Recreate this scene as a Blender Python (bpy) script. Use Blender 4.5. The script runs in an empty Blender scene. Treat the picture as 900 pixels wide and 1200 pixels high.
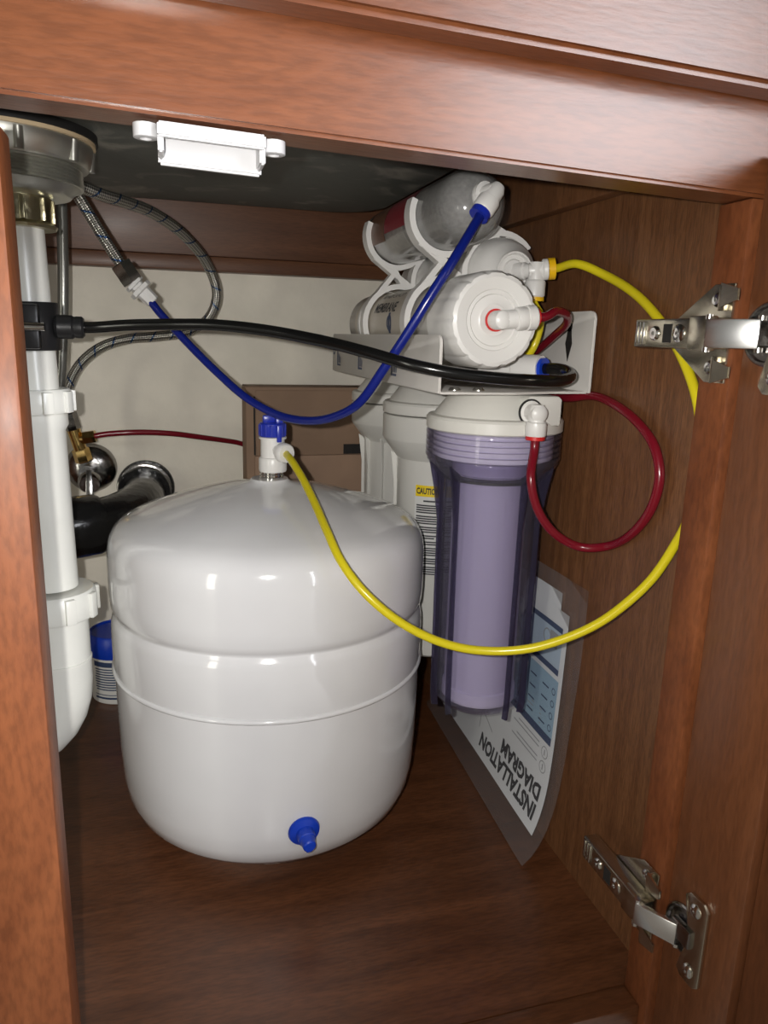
import bpy, bmesh, math, random
from mathutils import Vector, Matrix
random.seed(7)
sc = bpy.context.scene
COL = sc.collection

# ------------------------------------------------------------------ camera, world, lights, exposure
CAM = Vector((0, 0, .447))
def look(yaw, pitch, roll):
    y, p, r = (math.radians(a) for a in (yaw, pitch, roll))
    F = Vector((math.sin(y)*math.cos(p), math.cos(y)*math.cos(p), -math.sin(p)))
    R = Vector((math.cos(y), -math.sin(y), 0)); U = R.cross(F)
    return math.cos(r)*R + math.sin(r)*U, -math.sin(r)*R + math.cos(r)*U, F
cr, cu, cf = look(16.5, 13.2, 1.6)
cd = bpy.data.cameras.new('camera'); cam = bpy.data.objects.new('camera', cd); COL.objects.link(cam)
m = Matrix.Identity(4)
for i in range(3):
    m[i][0] = cr[i]; m[i][1] = cu[i]; m[i][2] = -cf[i]; m[i][3] = CAM[i]
cam.matrix_world = m
cd.sensor_fit = 'VERTICAL'; cd.sensor_height = 36; cd.lens = 26.01; cd.clip_start = .01
sc.camera = cam

w = bpy.data.worlds.new('room_light'); sc.world = w; w.use_nodes = True
w.node_tree.nodes['Background'].inputs[0].default_value = (.93, .92, .84, 1)
w.node_tree.nodes['Background'].inputs[1].default_value = .17

def light(name, kind, loc, energy, color, size=.1, target=None, size_y=None):
    l = bpy.data.lights.new(name, kind); l.energy = energy; l.color = color
    if kind == 'AREA':
        l.size = size
        if size_y: l.shape = 'RECTANGLE'; l.size_y = size_y
    else: l.shadow_soft_size = size
    o = bpy.data.objects.new(name, l); COL.objects.link(o); o.location = loc
    if target is not None:
        o.rotation_euler = (Vector(target)-Vector(loc)).to_track_quat('-Z', 'Y').to_euler()
    return o
fl = CAM - cr*.020 + cu*.008
pf_ = light('phone_flash', 'SPOT', fl, 9.6, (1, .97, .93), .0035, fl + cf)
pf_.data.spot_size = math.radians(118); pf_.data.spot_blend = 1.0
light('glass_door', 'AREA', (1.75, -2.3, .95), 95, (.93, .95, 1), 1.1, (.1, .5, .5), 1.9)
light('side_window', 'AREA', (-1.9, -1.3, .58), 9, (1, .97, .84), .30, (0, .6, .3), 1.35)

vs = sc.view_settings
vs.view_transform = 'Standard'; vs.look = 'None'; vs.exposure = 0; vs.gamma = 1; vs.use_curve_mapping = False

# ------------------------------------------------------------------ materials
def mat(name, color, rough=.5, metal=0, spec=.5, coat=0, trans=0, bump=0, bscale=60, var=0, vscale=20, sss=0):
    m = bpy.data.materials.new(name); m.use_nodes = True
    nt = m.node_tree; b = nt.nodes['Principled BSDF']
    b.inputs['Base Color'].default_value = (*color, 1); b.inputs['Roughness'].default_value = rough
    b.inputs['Metallic'].default_value = metal; b.inputs['Specular IOR Level'].default_value = spec
    b.inputs['Coat Weight'].default_value = coat; b.inputs['Coat Roughness'].default_value = .05
    if trans: b.inputs['Transmission Weight'].default_value = trans
    tc = None
    if bump or var:
        tc = nt.nodes.new('ShaderNodeTexCoord')
    if var:
        n = nt.nodes.new('ShaderNodeTexNoise'); n.inputs['Scale'].default_value = vscale; n.inputs['Detail'].default_value = 6
        nt.links.new(tc.outputs['Object'], n.inputs['Vector'])
        r = nt.nodes.new('ShaderNodeValToRGB')
        r.color_ramp.elements[0].position = .3; r.color_ramp.elements[1].position = .7
        r.color_ramp.elements[0].color = (*[c*(1-var) for c in color], 1); r.color_ramp.elements[1].color = (*[min(1, c*(1+var*.6)) for c in color], 1)
        nt.links.new(n.outputs['Fac'], r.inputs['Fac']); nt.links.new(r.outputs['Color'], b.inputs['Base Color'])
    if bump:
        n = nt.nodes.new('ShaderNodeTexNoise'); n.inputs['Scale'].default_value = bscale; n.inputs['Detail'].default_value = 4
        nt.links.new(tc.outputs['Object'], n.inputs['Vector'])
        bp = nt.nodes.new('ShaderNodeBump'); bp.inputs['Strength'].default_value = bump; bp.inputs['Distance'].default_value = .002
        nt.links.new(n.outputs['Fac'], bp.inputs['Height']); nt.links.new(bp.outputs['Normal'], b.inputs['Normal'])
    return m

def wood(name, dark, light_, grain=(1, 12, 12), rough=.35, coat=.3, fleck=.35, spec=.5):
    """stained wood: long noise streaks along the small component of grain, fine pores, soft gloss"""
    m = bpy.data.materials.new(name); m.use_nodes = True
    nt = m.node_tree; b = nt.nodes['Principled BSDF']; L = nt.links.new
    tc = nt.nodes.new('ShaderNodeTexCoord')
    mp = nt.nodes.new('ShaderNodeMapping'); mp.inputs['Scale'].default_value = grain; L(tc.outputs['Object'], mp.inputs['Vector'])
    n1 = nt.nodes.new('ShaderNodeTexNoise'); n1.inputs['Scale'].default_value = 3.2; n1.inputs['Detail'].default_value = 8; n1.inputs['Distortion'].default_value = 1.6
    L(mp.outputs['Vector'], n1.inputs['Vector'])
    r1 = nt.nodes.new('ShaderNodeValToRGB'); e = r1.color_ramp.elements
    e[0].position = .32; e[1].position = .68; e[0].color = (*dark, 1); e[1].color = (*light_, 1)
    L(n1.outputs['Fac'], r1.inputs['Fac'])
    mp2 = nt.nodes.new('ShaderNodeMapping'); mp2.inputs['Scale'].default_value = [g*6 if g > 3 else g*8 for g in grain]; L(tc.outputs['Object'], mp2.inputs['Vector'])
    n2 = nt.nodes.new('ShaderNodeTexNoise'); n2.inputs['Scale'].default_value = 9; n2.inputs['Detail'].default_value = 4
    L(mp2.outputs['Vector'], n2.inputs['Vector'])
    r2 = nt.nodes.new('ShaderNodeValToRGB'); e = r2.color_ramp.elements
    e[0].position = .35; e[1].position = .6; e[0].color = (1-fleck, 1-fleck, 1-fleck, 1); e[1].color = (1, 1, 1, 1)
    L(n2.outputs['Fac'], r2.inputs['Fac'])
    mx = nt.nodes.new('ShaderNodeMix'); mx.data_type = 'RGBA'; mx.blend_type = 'MULTIPLY'; mx.inputs[0].default_value = 1
    L(r1.outputs['Color'], mx.inputs[6]); L(r2.outputs['Color'], mx.inputs[7]); L(mx.outputs[2], b.inputs['Base Color'])
    b.inputs['Roughness'].default_value = rough; b.inputs['Coat Weight'].default_value = coat; b.inputs['Coat Roughness'].default_value = .22; b.inputs['Specular IOR Level'].default_value = spec
    bp = nt.nodes.new('ShaderNodeBump'); bp.inputs['Strength'].default_value = .12; bp.inputs['Distance'].default_value = .001
    L(n2.outputs['Fac'], bp.inputs['Height']); L(bp.outputs['Normal'], b.inputs['Normal'])
    return m

M = {}
M['frame_h'] = wood('cherry_frame_horizontal', (.135, .040, .0135), (.200, .065, .0235), (1.2, 9, 9), .32, .36, .22)
M['frame_v'] = wood('cherry_frame_vertical', (.150, .044, .015), (.230, .074, .026), (7, 7, 1.6), .50, .03, .24, .28)
M['door'] = wood('cherry_door', (.130, .044, .016), (.180, .064, .025), (9, 9, 1.2), .40, .15, .20)
M['side'] = wood('veneer_side', (.135, .054, .021), (.200, .086, .035), (22, 22, 1.6), .42, .12, .38)
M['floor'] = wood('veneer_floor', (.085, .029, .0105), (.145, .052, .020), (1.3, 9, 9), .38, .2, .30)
M['back_rail'] = wood('back_rail_wood', (.115, .045, .020), (.170, .070, .032), (1.2, 14, 14), .45, .06, .2)
M['wall'] = mat('painted_back_panel', (.86, .81, .70), .6, var=.12, vscale=14, bump=.25, bscale=160)
M['white'] = mat('white_plastic', (.72, .71, .69), .32)
M['catch'] = mat('catch_plastic', (.50, .50, .51), .35)
M['housing'] = mat('ivory_plastic', (.66, .65, .61), .35)
M['pvc'] = mat('pvc_white', (.80, .80, .75), .22, var=.05, vscale=25)
M['enamel'] = mat('tank_enamel', (.72, .72, .73), .12, coat=.6, var=.03, vscale=18)
M['bracket'] = mat('bracket_powder_coat', (.60, .58, .55), .35)
M['blue'] = mat('blue_plastic', (.012, .028, .36), .3)
M['blue_cap'] = mat('blue_cap_plastic', (.004, .045, .48), .35)
M['blue_tube'] = mat('blue_tubing', (.005, .013, .17), .22)
M['red_tube'] = mat('red_tubing', (.17, .006, .015), .22)
M['red'] = mat('red_collar', (.55, .02, .02), .35)
M['yellow_tube'] = mat('yellow_tubing', (.64, .54, .014), .25)
M['yellow'] = mat('yellow_collar', (.80, .47, .01), .3)
M['black_tube'] = mat('black_tubing', (.006, .006, .006), .18)
M['black'] = mat('black_plastic', (.012, .012, .013), .35, bump=.2, bscale=90)
M['abs'] = mat('black_abs', (.010, .010, .010), .18, bump=.5, bscale=70)
M['chrome'] = mat('chrome', (.72, .71, .69), .14, 1)
M['nickel'] = mat('nickel_plate', (.62, .57, .46), .24, 1, bump=.08, bscale=120)
M['steel'] = mat('steel', (.50, .49, .46), .25, 1)
M['dark_chrome'] = mat('dark_chrome', (.34, .33, .32), .2, 1, bump=.3, bscale=90)
M['brass'] = mat('brass', (.78, .54, .20), .2, 1)
M['zinc'] = mat('strainer_metal', (.60, .60, .55), .32, .9, bump=.15, bscale=80)
M['olive'] = mat('olive_brass_nut', (.42, .38, .24), .3, 1, bump=.4, bscale=110)
M['rubber'] = mat('rubber', (.012, .012, .012), .6)
M['fibre'] = mat('fibre_washer', (.62, .48, .30), .7)
M['grey_hose'] = mat('grey_hose', (.22, .22, .20), .25, .6)
M['cardboard'] = mat('cardboard', (.27, .175, .115), .8, var=.1, vscale=30)
M['cardboard_light'] = mat('cardboard_flap', (.33, .215, .145), .8, var=.1, vscale=30)
M['dark'] = mat('painted_hole_shade', (.012, .010, .009), .8)  # near-black colour standing in for the shade inside slots and holes
M['paper'] = mat('white_paper', (.72, .74, .76), .6)
M['ink'] = mat('black_ink', (.03, .03, .035), .6)
M['ink_grey'] = mat('grey_ink', (.32, .33, .35), .6)
M['navy_ink'] = mat('navy_ink', (.035, .06, .14), .5)
M['pale_blue_ink'] = mat('pale_blue_ink', (.30, .45, .58), .5)
M['mid_blue_ink'] = mat('mid_blue_ink', (.45, .56, .68), .5)
M['tile'] = mat('kitchen_tile', (.40, .36, .30), .5, var=.08, vscale=8)
M['label_yellow'] = mat('label_yellow', (.85, .62, .01), .4)
M['label_white'] = mat('label_white', (.72, .72, .70), .4)
M['label_red'] = mat('label_red', (.22, .016, .028), .4)
M['label_beige'] = mat('label_beige', (.58, .53, .45), .4)
M['cartridge'] = mat('filter_cartridge', (.80, .78, .83), .6)
M['media'] = mat('grey_filter_media', (.27, .265, .26), .5, var=.25, vscale=300)
M['media_light'] = mat('pale_filter_media', (.44, .42, .39), .5, var=.15, vscale=200)
M['counter'] = mat('underside', (.16, .12, .09), .8)

def undercoat():
    m = mat('sink_undercoat', (.055, .058, .054), .55, bump=.3, bscale=60)
    nt = m.node_tree; b = nt.nodes['Principled BSDF']; L = nt.links.new
    tc = nt.nodes.new('ShaderNodeTexCoord'); n = nt.nodes.new('ShaderNodeTexNoise')
    n.inputs['Scale'].default_value = 16; n.inputs['Detail'].default_value = 7; n.inputs['Distortion'].default_value = 1
    L(tc.outputs['Object'], n.inputs['Vector'])
    r = nt.nodes.new('ShaderNodeValToRGB'); e = r.color_ramp.elements
    e[0].position = .56; e[1].position = .72; e[0].color = (.105, .112, .102, 1); e[1].color = (.30, .29, .25, 1)
    L(n.outputs['Fac'], r.inputs['Fac']); L(r.outputs['Color'], b.inputs['Base Color'])
    return m
M['undercoat'] = undercoat()

def clear(name, tint, gloss=.08, haze=0, haze_col=(.8, .8, .8), absorb=None, density=0, ior=1.45):
    """clear plastic: tinted see-through surface under a Fresnel gloss, absorbing inside its thickness"""
    m = bpy.data.materials.new(name); m.use_nodes = True
    nt = m.node_tree; L = nt.links.new; nt.nodes.remove(nt.nodes['Principled BSDF'])
    out = nt.nodes['Material Output']
    t = nt.nodes.new('ShaderNodeBsdfTransparent'); t.inputs[0].default_value = (*tint, 1)
    last = t.outputs[0]
    if haze:
        d = nt.nodes.new('ShaderNodeBsdfDiffuse'); d.inputs[0].default_value = (*haze_col, 1)
        mh = nt.nodes.new('ShaderNodeMixShader'); mh.inputs[0].default_value = haze
        L(last, mh.inputs[1]); L(d.outputs[0], mh.inputs[2]); last = mh.outputs[0]
    g = nt.nodes.new('ShaderNodeBsdfGlossy'); g.inputs['Roughness'].default_value = gloss
    f = nt.nodes.new('ShaderNodeFresnel');
    mx = nt.nodes.new('ShaderNodeMixShader'); 
    geo = nt.nodes.new('ShaderNodeNewGeometry'); io = nt.nodes.new('ShaderNodeMix')      # same gloss seen from either side of the film
    io.inputs[2].default_value = ior; io.inputs[3].default_value = 1/ior
    L(geo.outputs['Backfacing'], io.inputs[0]); L(io.outputs[0], f.inputs['IOR'])
    L(f.outputs[0], mx.inputs[0]); L(last, mx.inputs[1]); L(g.outputs[0], mx.inputs[2])
    L(mx.outputs[0], out.inputs['Surface'])
    if absorb:
        v = nt.nodes.new('ShaderNodeVolumeAbsorption'); v.inputs['Color'].default_value = (*absorb, 1); v.inputs['Density'].default_value = density
        L(v.outputs[0], out.inputs['Volume'])
    return m
M['violet'] = clear('violet_clear_plastic', (.93, .92, .96), .06, .07, (.48, .46, .60), (.58, .54, .69), 74)
M['violet_rib'] = clear('violet_rib_plastic', (.34, .32, .44), .08, .12, (.16, .14, .24))
M['clear'] = clear('clear_plastic', (.88, .88, .88), .12, .22, (.45, .45, .44))
M['membrane'] = mat('membrane_plastic', (.52, .50, .47), .3)
M['link'] = mat('polished_link', (.85, .85, .86), .26, 1)
M['bag'] = clear('bag_film', (.975, .975, .98), .12, .05, (.7, .7, .72), ior=1.25)

def braid():
    m = mat('braided_steel', (.42, .41, .38), .3, .9)
    nt = m.node_tree; b = nt.nodes['Principled BSDF']; L = nt.links.new
    uv = nt.nodes.new('ShaderNodeTexCoord'); sp = nt.nodes.new('ShaderNodeSeparateXYZ'); L(uv.outputs['UV'], sp.inputs[0])
    def mth(op, a, c=None):
        n = nt.nodes.new('ShaderNodeMath'); n.operation = op
        for i, x in enumerate((a, c)):
            if x is None: continue
            if isinstance(x, (int, float)): n.inputs[i].default_value = x
            else: L(x, n.inputs[i])
        return n.outputs[0]
    U = mth('MULTIPLY', sp.outputs[0], 1700.); V = mth('MULTIPLY', sp.outputs[1], 6.2832*6)
    s = mth('MULTIPLY', mth('SINE', mth('ADD', U, V)), mth('SINE', mth('SUBTRACT', U, V)))
    r = nt.nodes.new('ShaderNodeValToRGB'); e = r.color_ramp.elements
    e[0].position = .2; e[1].position = .8; e[0].color = (.16, .155, .14, 1); e[1].color = (.72, .70, .64, 1)
    L(mth('ADD', mth('MULTIPLY', s, .5), .5), r.inputs['Fac'])
    # thin blue tracer thread winding round the braid
    tr = mth('GREATER_THAN', mth('SINE', mth('ADD', mth('MULTIPLY', sp.outputs[0], 290.), mth('MULTIPLY', sp.outputs[1], 6.2832))), .955)
    mx = nt.nodes.new('ShaderNodeMix'); mx.data_type = 'RGBA'; L(tr, mx.inputs[0]); L(r.outputs['Color'], mx.inputs[6]); mx.inputs[7].default_value = (.05, .10, .22, 1)
    L(mx.outputs[2], b.inputs['Base Color'])
    bp = nt.nodes.new('ShaderNodeBump'); bp.inputs['Strength'].default_value = .5; bp.inputs['Distance'].default_value = .0008
    L(s, bp.inputs['Height']); L(bp.outputs['Normal'], b.inputs['Normal'])
    return m
M['braid'] = braid()

# ------------------------------------------------------------------ geometry helpers
WP = {}      # world position of each object's origin
def V(*a): return Vector(a)

def obj(name, bm, m, parent=None, origin=None, sharp=38, kind=None):
    """one mesh object from world-space geometry; origin at its base centre"""
    bmesh.ops.recalc_face_normals(bm, faces=bm.faces)
    if origin is None:
        lo = [min(v.co[i] for v in bm.verts) for i in range(3)]; hi = [max(v.co[i] for v in bm.verts) for i in range(3)]
        origin = V((lo[0]+hi[0])/2, (lo[1]+hi[1])/2, lo[2])
    origin = Vector(origin)
    for v in bm.verts: v.co -= origin
    for f in bm.faces: f.smooth = True
    me = bpy.data.meshes.new(name); bm.to_mesh(me); bm.free()
    me.set_sharp_from_angle(angle=math.radians(sharp))
    me.materials.append(M[m] if isinstance(m, str) else m)
    o = bpy.data.objects.new(name, me); COL.objects.link(o)
    if parent is not None:
        o.parent = parent; o.location = origin - WP[parent]
    else: o.location = origin
    WP[o] = origin
    if kind: o['kind'] = kind
    return o
def thing(name, label, cat, loc, group=None):
    o = bpy.data.objects.new(name, None); COL.objects.link(o); o.location = loc; WP[o] = Vector(loc); o.empty_display_size = .02
    o['label'] = label; o['category'] = cat
    if group: o['group'] = group
    return o
def tag(o, label, cat, group=None):
    o['label'] = label; o['category'] = cat
    if group: o['group'] = group
    return o
def struct(o, label=None):
    o['kind'] = 'structure'
    if label: o['label'] = label
    return o

def box(lo, hi, bevel=0, bm=None, seg=2):
    bm2 = bmesh.new(); bmesh.ops.create_cube(bm2, size=1)
    for v in bm2.verts: v.co = V(*[lo[i] + (v.co[i]+.5)*(hi[i]-lo[i]) for i in range(3)])
    if bevel: bmesh.ops.bevel(bm2, geom=bm2.edges[:], offset=bevel, segments=seg, affect='EDGES', profile=.5)
    if bm is None: return bm2
    merge(bm, bm2); return bm
def merge(bm, bm2):
    me = bpy.data.meshes.new('t'); bm2.to_mesh(me); bm2.free(); bm.from_mesh(me); bpy.data.meshes.remove(me)
    return bm
def frame(axis):
    a = Vector(axis).normalized(); h = V(0, 0, 1) if abs(a.z) < .9 else V(0, 1, 0)
    u = h.cross(a).normalized(); return u, a.cross(u), a
def lathe(profile, origin=(0, 0, 0), axis=(0, 0, 1), seg=48, bm=None, lobes=None):
    """profile [(radius, height)...] swept round an axis; open ends are closed by discs. lobes=(n, depth, h0, h1)"""
    if bm is None: bm = bmesh.new()
    u, v, a = frame(axis); o = Vector(origin); rings = []
    for r, h in profile:
        if r < 1e-6: rings.append([bm.verts.new(o + a*h)]); continue
        ring = []
        for k in range(seg):
            t = 2*math.pi*k/seg; rr = r
            if lobes and lobes[2] <= h <= lobes[3] and r > .03: rr = r - lobes[1]*max(0, math.cos(t*lobes[0]))**4
            ring.append(bm.verts.new(o + u*rr*math.cos(t) + v*rr*math.sin(t) + a*h))
        rings.append(ring)
    for A, B in zip(rings, rings[1:]):
        for k in range(seg):
            q = [A[k % len(A)], A[(k+1) % len(A)], B[(k+1) % len(B)], B[k % len(B)]]
            q2 = []
            for x in q:
                if x not in q2: q2.append(x)
            if len(q2) > 2: bm.faces.new(q2)
    for R in (rings[0], rings[-1]):
        if len(R) > 2: bm.faces.new(R)
    return bm
def cyl(p0, p1, r, r1=None, seg=24, bm=None, bev=0):
    p0, p1 = Vector(p0), Vector(p1); L = (p1-p0).length; r1 = r if r1 is None else r1
    pr = [(r, 0), (r1, L)] if not bev else [(r-bev, 0), (r, bev), (r1, L-bev), (r1-bev, L)]
    return lathe(pr, p0, p1-p0, seg, bm)
def spline(pts, n=10):
    pts = [Vector(p) for p in pts]; P_ = [2*pts[0]-pts[1]] + pts + [2*pts[-1]-pts[-2]]; out = []
    for i in range(1, len(P_)-2):
        p0, p1, p2, p3 = P_[i-1:i+3]
        # centripetal Catmull-Rom
        t0 = 0; t1 = t0 + max(1e-6, (p1-p0).length)**.5; t2 = t1 + max(1e-6, (p2-p1).length)**.5; t3 = t2 + max(1e-6, (p3-p2).length)**.5
        for k in range(n):
            t = t1 + (t2-t1)*k/n
            a1 = p0*((t1-t)/(t1-t0)) + p1*((t-t0)/(t1-t0)); a2 = p1*((t2-t)/(t2-t1)) + p2*((t-t1)/(t2-t1)); a3 = p2*((t3-t)/(t3-t2)) + p3*((t-t2)/(t3-t2))
            b1 = a1*((t2-t)/(t2-t0)) + a2*((t-t0)/(t2-t0)); b2 = a2*((t3-t)/(t3-t1)) + a3*((t-t1)/(t3-t1))
            out.append(b1*((t2-t)/(t2-t1)) + b2*((t-t1)/(t2-t1)))
    out.append(pts[-1]); return out
def tube(pts, r, seg=14, n=10, bm=None, raw=False):
    if bm is None: bm = bmesh.new()
    pts = [Vector(p) for p in pts] if raw else spline(pts, n)
    uvl = bm.loops.layers.uv.verify()
    rad = r if callable(r) else (lambda s: r)
    tang = [(pts[min(i+1, len(pts)-1)] - pts[max(i-1, 0)]).normalized() for i in range(len(pts))]
    u = frame(tang[0])[0]; rings = []; s = 0; ss = []
    for i, p in enumerate(pts):
        if i: s += (p-pts[i-1]).length
        u = (u - tang[i]*u.dot(tang[i])).normalized(); v = tang[i].cross(u)
        rr = rad(i/(len(pts)-1)); ss.append(s)
        rings.append([bm.verts.new(p + u*rr*math.cos(2*math.pi*k/seg) + v*rr*math.sin(2*math.pi*k/seg)) for k in range(seg)])
    for i in range(len(rings)-1):
        for k in range(seg):
            f = bm.faces.new([rings[i][k], rings[i][(k+1) % seg], rings[i+1][(k+1) % seg], rings[i+1][k]])
            for l, (x, y) in zip(f.loops, ((ss[i], k/seg), (ss[i], (k+1)/seg), (ss[i+1], (k+1)/seg), (ss[i+1], k/seg))): l[uvl].uv = (x, y)
    bm.faces.new(rings[0]); bm.faces.new(rings[-1]); return bm
def prism(poly, o, u, v, n, thick, bm=None, bevel=0):
    """polygon [(a, b)] in the plane o + a*u + b*v, extruded along n by thick"""
    o, u, v, n = (Vector(x) for x in (o, u, v, n))
    b2 = bmesh.new()
    A = [b2.verts.new(o + u*a + v*b) for a, b in poly]; B = [b2.verts.new(o + u*a + v*b + n*thick) for a, b in poly]
    b2.faces.new(A); b2.faces.new(B[::-1])
    for k in range(len(A)): b2.faces.new([A[k], B[k], B[(k+1) % len(A)], A[(k+1) % len(A)]])
    if bevel: bmesh.ops.bevel(b2, geom=b2.edges[:], offset=bevel, segments=2, affect='EDGES', profile=.5)
    if bm is None: return b2
    return merge(bm, b2)
def ring_sector(c, r0, r1, a0, a1, y0, y1, n=20, bm=None):
    """arc-shaped bar round an axis along y through c=(x, z)"""
    pts = [(c[0]+r1*math.cos(t), c[1]+r1*math.sin(t)) for t in [math.radians(a0+(a1-a0)*k/n) for k in range(n+1)]]
    pts += [(c[0]+r0*math.cos(t), c[1]+r0*math.sin(t)) for t in [math.radians(a1+(a0-a1)*k/n) for k in range(n+1)]]
    b2 = bmesh.new(); N = len(pts); h = n+1
    A = [b2.verts.new((x, y0, z)) for x, z in pts]; B = [b2.verts.new((x, y1, z)) for x, z in pts]
    for k in range(n):
        i, j = k, N-1-k
        b2.faces.new([A[i], A[i+1], A[j-1], A[j]]); b2.faces.new([B[i], B[i+1], B[j-1], B[j]])
    for k in range(N): b2.faces.new([A[k], B[k], B[(k+1) % N], A[(k+1) % N]])
    if bm is None: return b2
    return merge(bm, b2)
def bar(p0, p1, wdt, y0, y1, bm):
    """strut in the x-z plane between two points, from y0 to y1"""
    p0, p1 = V(*p0), V(*p1); d = (p1-p0).normalized(); q = V(-d.y, d.x)*wdt/2
    poly = [p0+q, p1+q, p1-q, p0-q]
    return prism([(p.x, p.y) for p in poly], (0, y0, 0), (1, 0, 0), (0, 0, 1), (0, 1, 0), y1-y0, bm)
def hexnut(p0, p1, r, bm=None): return lathe([(r*.93, 0), (r, .0008), (r, (Vector(p1)-Vector(p0)).length-.0008), (r*.93, (Vector(p1)-Vector(p0)).length)], p0, Vector(p1)-Vector(p0), 6, bm)
def lettering(s, size, place, align='LEFT', bold=0):
    """flat letters as a bmesh, each vertex sent through place(a, b) -> world point"""
    cu_ = bpy.data.curves.new('t', 'FONT'); cu_.body = s; cu_.size = size; cu_.align_x = align; cu_.resolution_u = 2; cu_.offset = bold
    o = bpy.data.objects.new('t', cu_); COL.objects.link(o)
    me = bpy.data.meshes.new_from_object(o.evaluated_get(bpy.context.evaluated_depsgraph_get()))
    bm = bmesh.new(); bm.from_mesh(me)
    bmesh.ops.subdivide_edges(bm, edges=[e for e in bm.edges if e.calc_length() > size*.3], cuts=1)
    for v in bm.verts: v.co = place(v.co.x, v.co.y)
    bpy.data.objects.remove(o); bpy.data.curves.remove(cu_); bpy.data.meshes.remove(me)
    return bm
def patch(a0, a1, b0, b1, place, na=1, nb=1, bm=None):
    """print: a quad grid in (a, b) sent through place"""
    if bm is None: bm = bmesh.new()
    g = [[bm.verts.new(place(a0+(a1-a0)*i/na, b0+(b1-b0)*j/nb)) for j in range(nb+1)] for i in range(na+1)]
    for i in range(na):
        for j in range(nb): bm.faces.new([g[i][j], g[i+1][j], g[i+1][j+1], g[i][j+1]])
    return bm
def circle_line(ca, cb, r, wd, place, bm, n=20):
    for k in range(n):
        t0, t1 = 2*math.pi*k/n, 2*math.pi*(k+1)/n
        bm.faces.new([bm.verts.new(place(ca+rr*math.cos(t), cb+rr*math.sin(t))) for rr, t in ((r, t0), (r, t1), (r-wd, t1), (r-wd, t0))])
    return bm

# ------------------------------------------------------------------ the cabinet (setting)
WX, FX, WY = .3206, .300, .960            # right wall, right stile edge, back wall
YF, YB = .346, .372                       # face frame front and back
LX = -.0596                               # mullion edge
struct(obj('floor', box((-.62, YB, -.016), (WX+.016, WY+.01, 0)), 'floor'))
struct(obj('wall_back', box((-.62, WY, -.016), (WX+.016, WY+.012, .80)), 'wall'))
struct(obj('wall_right', box((WX, YB, -.016), (WX+.016, WY, .80)), 'side'))
struct(obj('wall_left', box((-.636, YB, -.016), (-.62, WY, .80)), 'side'))
struct(obj('ceiling', box((-.64, YF-.03, .775), (WX+.07, WY+.02, .815)), 'counter'))
# top rail (sags a little to the right, as in the photo), mullion, right stile, bottom rail
def sloped_rail():
    b = bmesh.new()
    for x, z in ((-.66, .5545), (FX+.04, .5235)):
        for y, zz in ((YF, z), (YF, .775), (YB, .775), (YB, z)): b.verts.new((x, y, zz))
    v = list(b.verts); b.faces.new(v[:4]); b.faces.new(v[4:])
    for k in range(4): b.faces.new([v[k], v[(k+1) % 4], v[4+(k+1) % 4], v[4+k]])
    bmesh.ops.bevel(b, geom=b.edges[:], offset=.0018, segments=2, affect='EDGES')
    return b
struct(obj('trim_1', sloped_rail(), 'frame_h'), 'cherry stained top rail of the face frame')
struct(obj('trim_2', box((LX-.058, YF+.0008, -.10), (LX, YB, .5262), .0016), 'frame_v'), 'cherry stained upright between the two door openings')
struct(obj('trim_3', box((FX, YF+.0008, -.10), (FX+.05, YB, .5245), .0016), 'frame_v'), 'cherry stained right upright of the face frame')
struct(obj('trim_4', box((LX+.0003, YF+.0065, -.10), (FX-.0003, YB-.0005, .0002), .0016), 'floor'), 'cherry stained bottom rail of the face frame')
# rail across the back with a thin strip under it, cleat along the right wall
struct(obj('trim_5', box((-.62, WY-.019, .536), (WX, WY, .70), .001), 'back_rail'), 'brown wooden rail across the back panel')
struct(obj('trim_6', box((-.62, WY-.024, .5185), (WX, WY, .5355), .002), 'back_rail'), 'thin wooden strip under the back rail')
struct(obj('trim_7', box((WX-.012, YB+.002, .552), (WX, WY-.024, .640), .001), 'side'), 'wooden cleat along the top of the right side')
ob = struct(obj('kitchen_floor', box((-1.6, -1.8, -.125), (1.6, YB-.06, -.105)), 'tile'))

# false drawer front above the opening
def drawer():
    b = bmesh.new()
    for x, z in ((-.10, .5795), (.62, .5610)):
        for y, zz in ((YF-.020, z), (YF-.020, .755), (YF-.0004, .755), (YF-.0004, z)): b.verts.new((x, y, zz))
    v = list(b.verts); b.faces.new(v[:4]); b.faces.new(v[4:])
    for k in range(4): b.faces.new([v[k], v[(k+1) % 4], v[4+(k+1) % 4], v[4+k]])
    bmesh.ops.bevel(b, geom=b.edges[:], offset=.003, segments=3, affect='EDGES')
    return b
tag(obj('drawer_front', drawer(), 'frame_h'), 'glossy cherry drawer front above the cabinet opening', 'drawer front')

# ------------------------------------------------------------------ open cabinet door on the right
door = thing('cabinet_door', 'open cherry cabinet door on the right side', 'door', (.305, .335, -.02))
DA = math.radians(2.0)                     # opened a little past square
dd = V(math.sin(DA), -math.cos(DA), 0); dn = V(-math.cos(DA), -math.sin(DA), 0)   # along the door, out of its inner face
DO = V(.3035, .3435, 0)
def dbox(s0, s1, z0, z1, d0, d1, bev=.0015):
    """box in door space: s along the door from the hinge, d out of the inner face"""
    return prism([(s0, z0), (s1, z0), (s1, z1), (s0, z1)], DO + dn*d0, dd, (0, 0, 1), dn, d1-d0, None, bev)
obj('hinge_stile', dbox(0, .058, -.02, .545, -.020, 0), 'door', door)
obj('outer_stile', dbox(.31, .368, -.02, .545, -.020, 0), 'door', door)
obj('top_rail', dbox(.0585, .3095, .487, .545, -.020, 0), 'door', door)
obj('bottom_rail', dbox(.0585, .3095, -.02, .038, -.020, 0), 'door', door)
obj('panel', dbox(.0585, .3095, .0385, .4865, -.016, -.006, .001), 'door', door)

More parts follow.
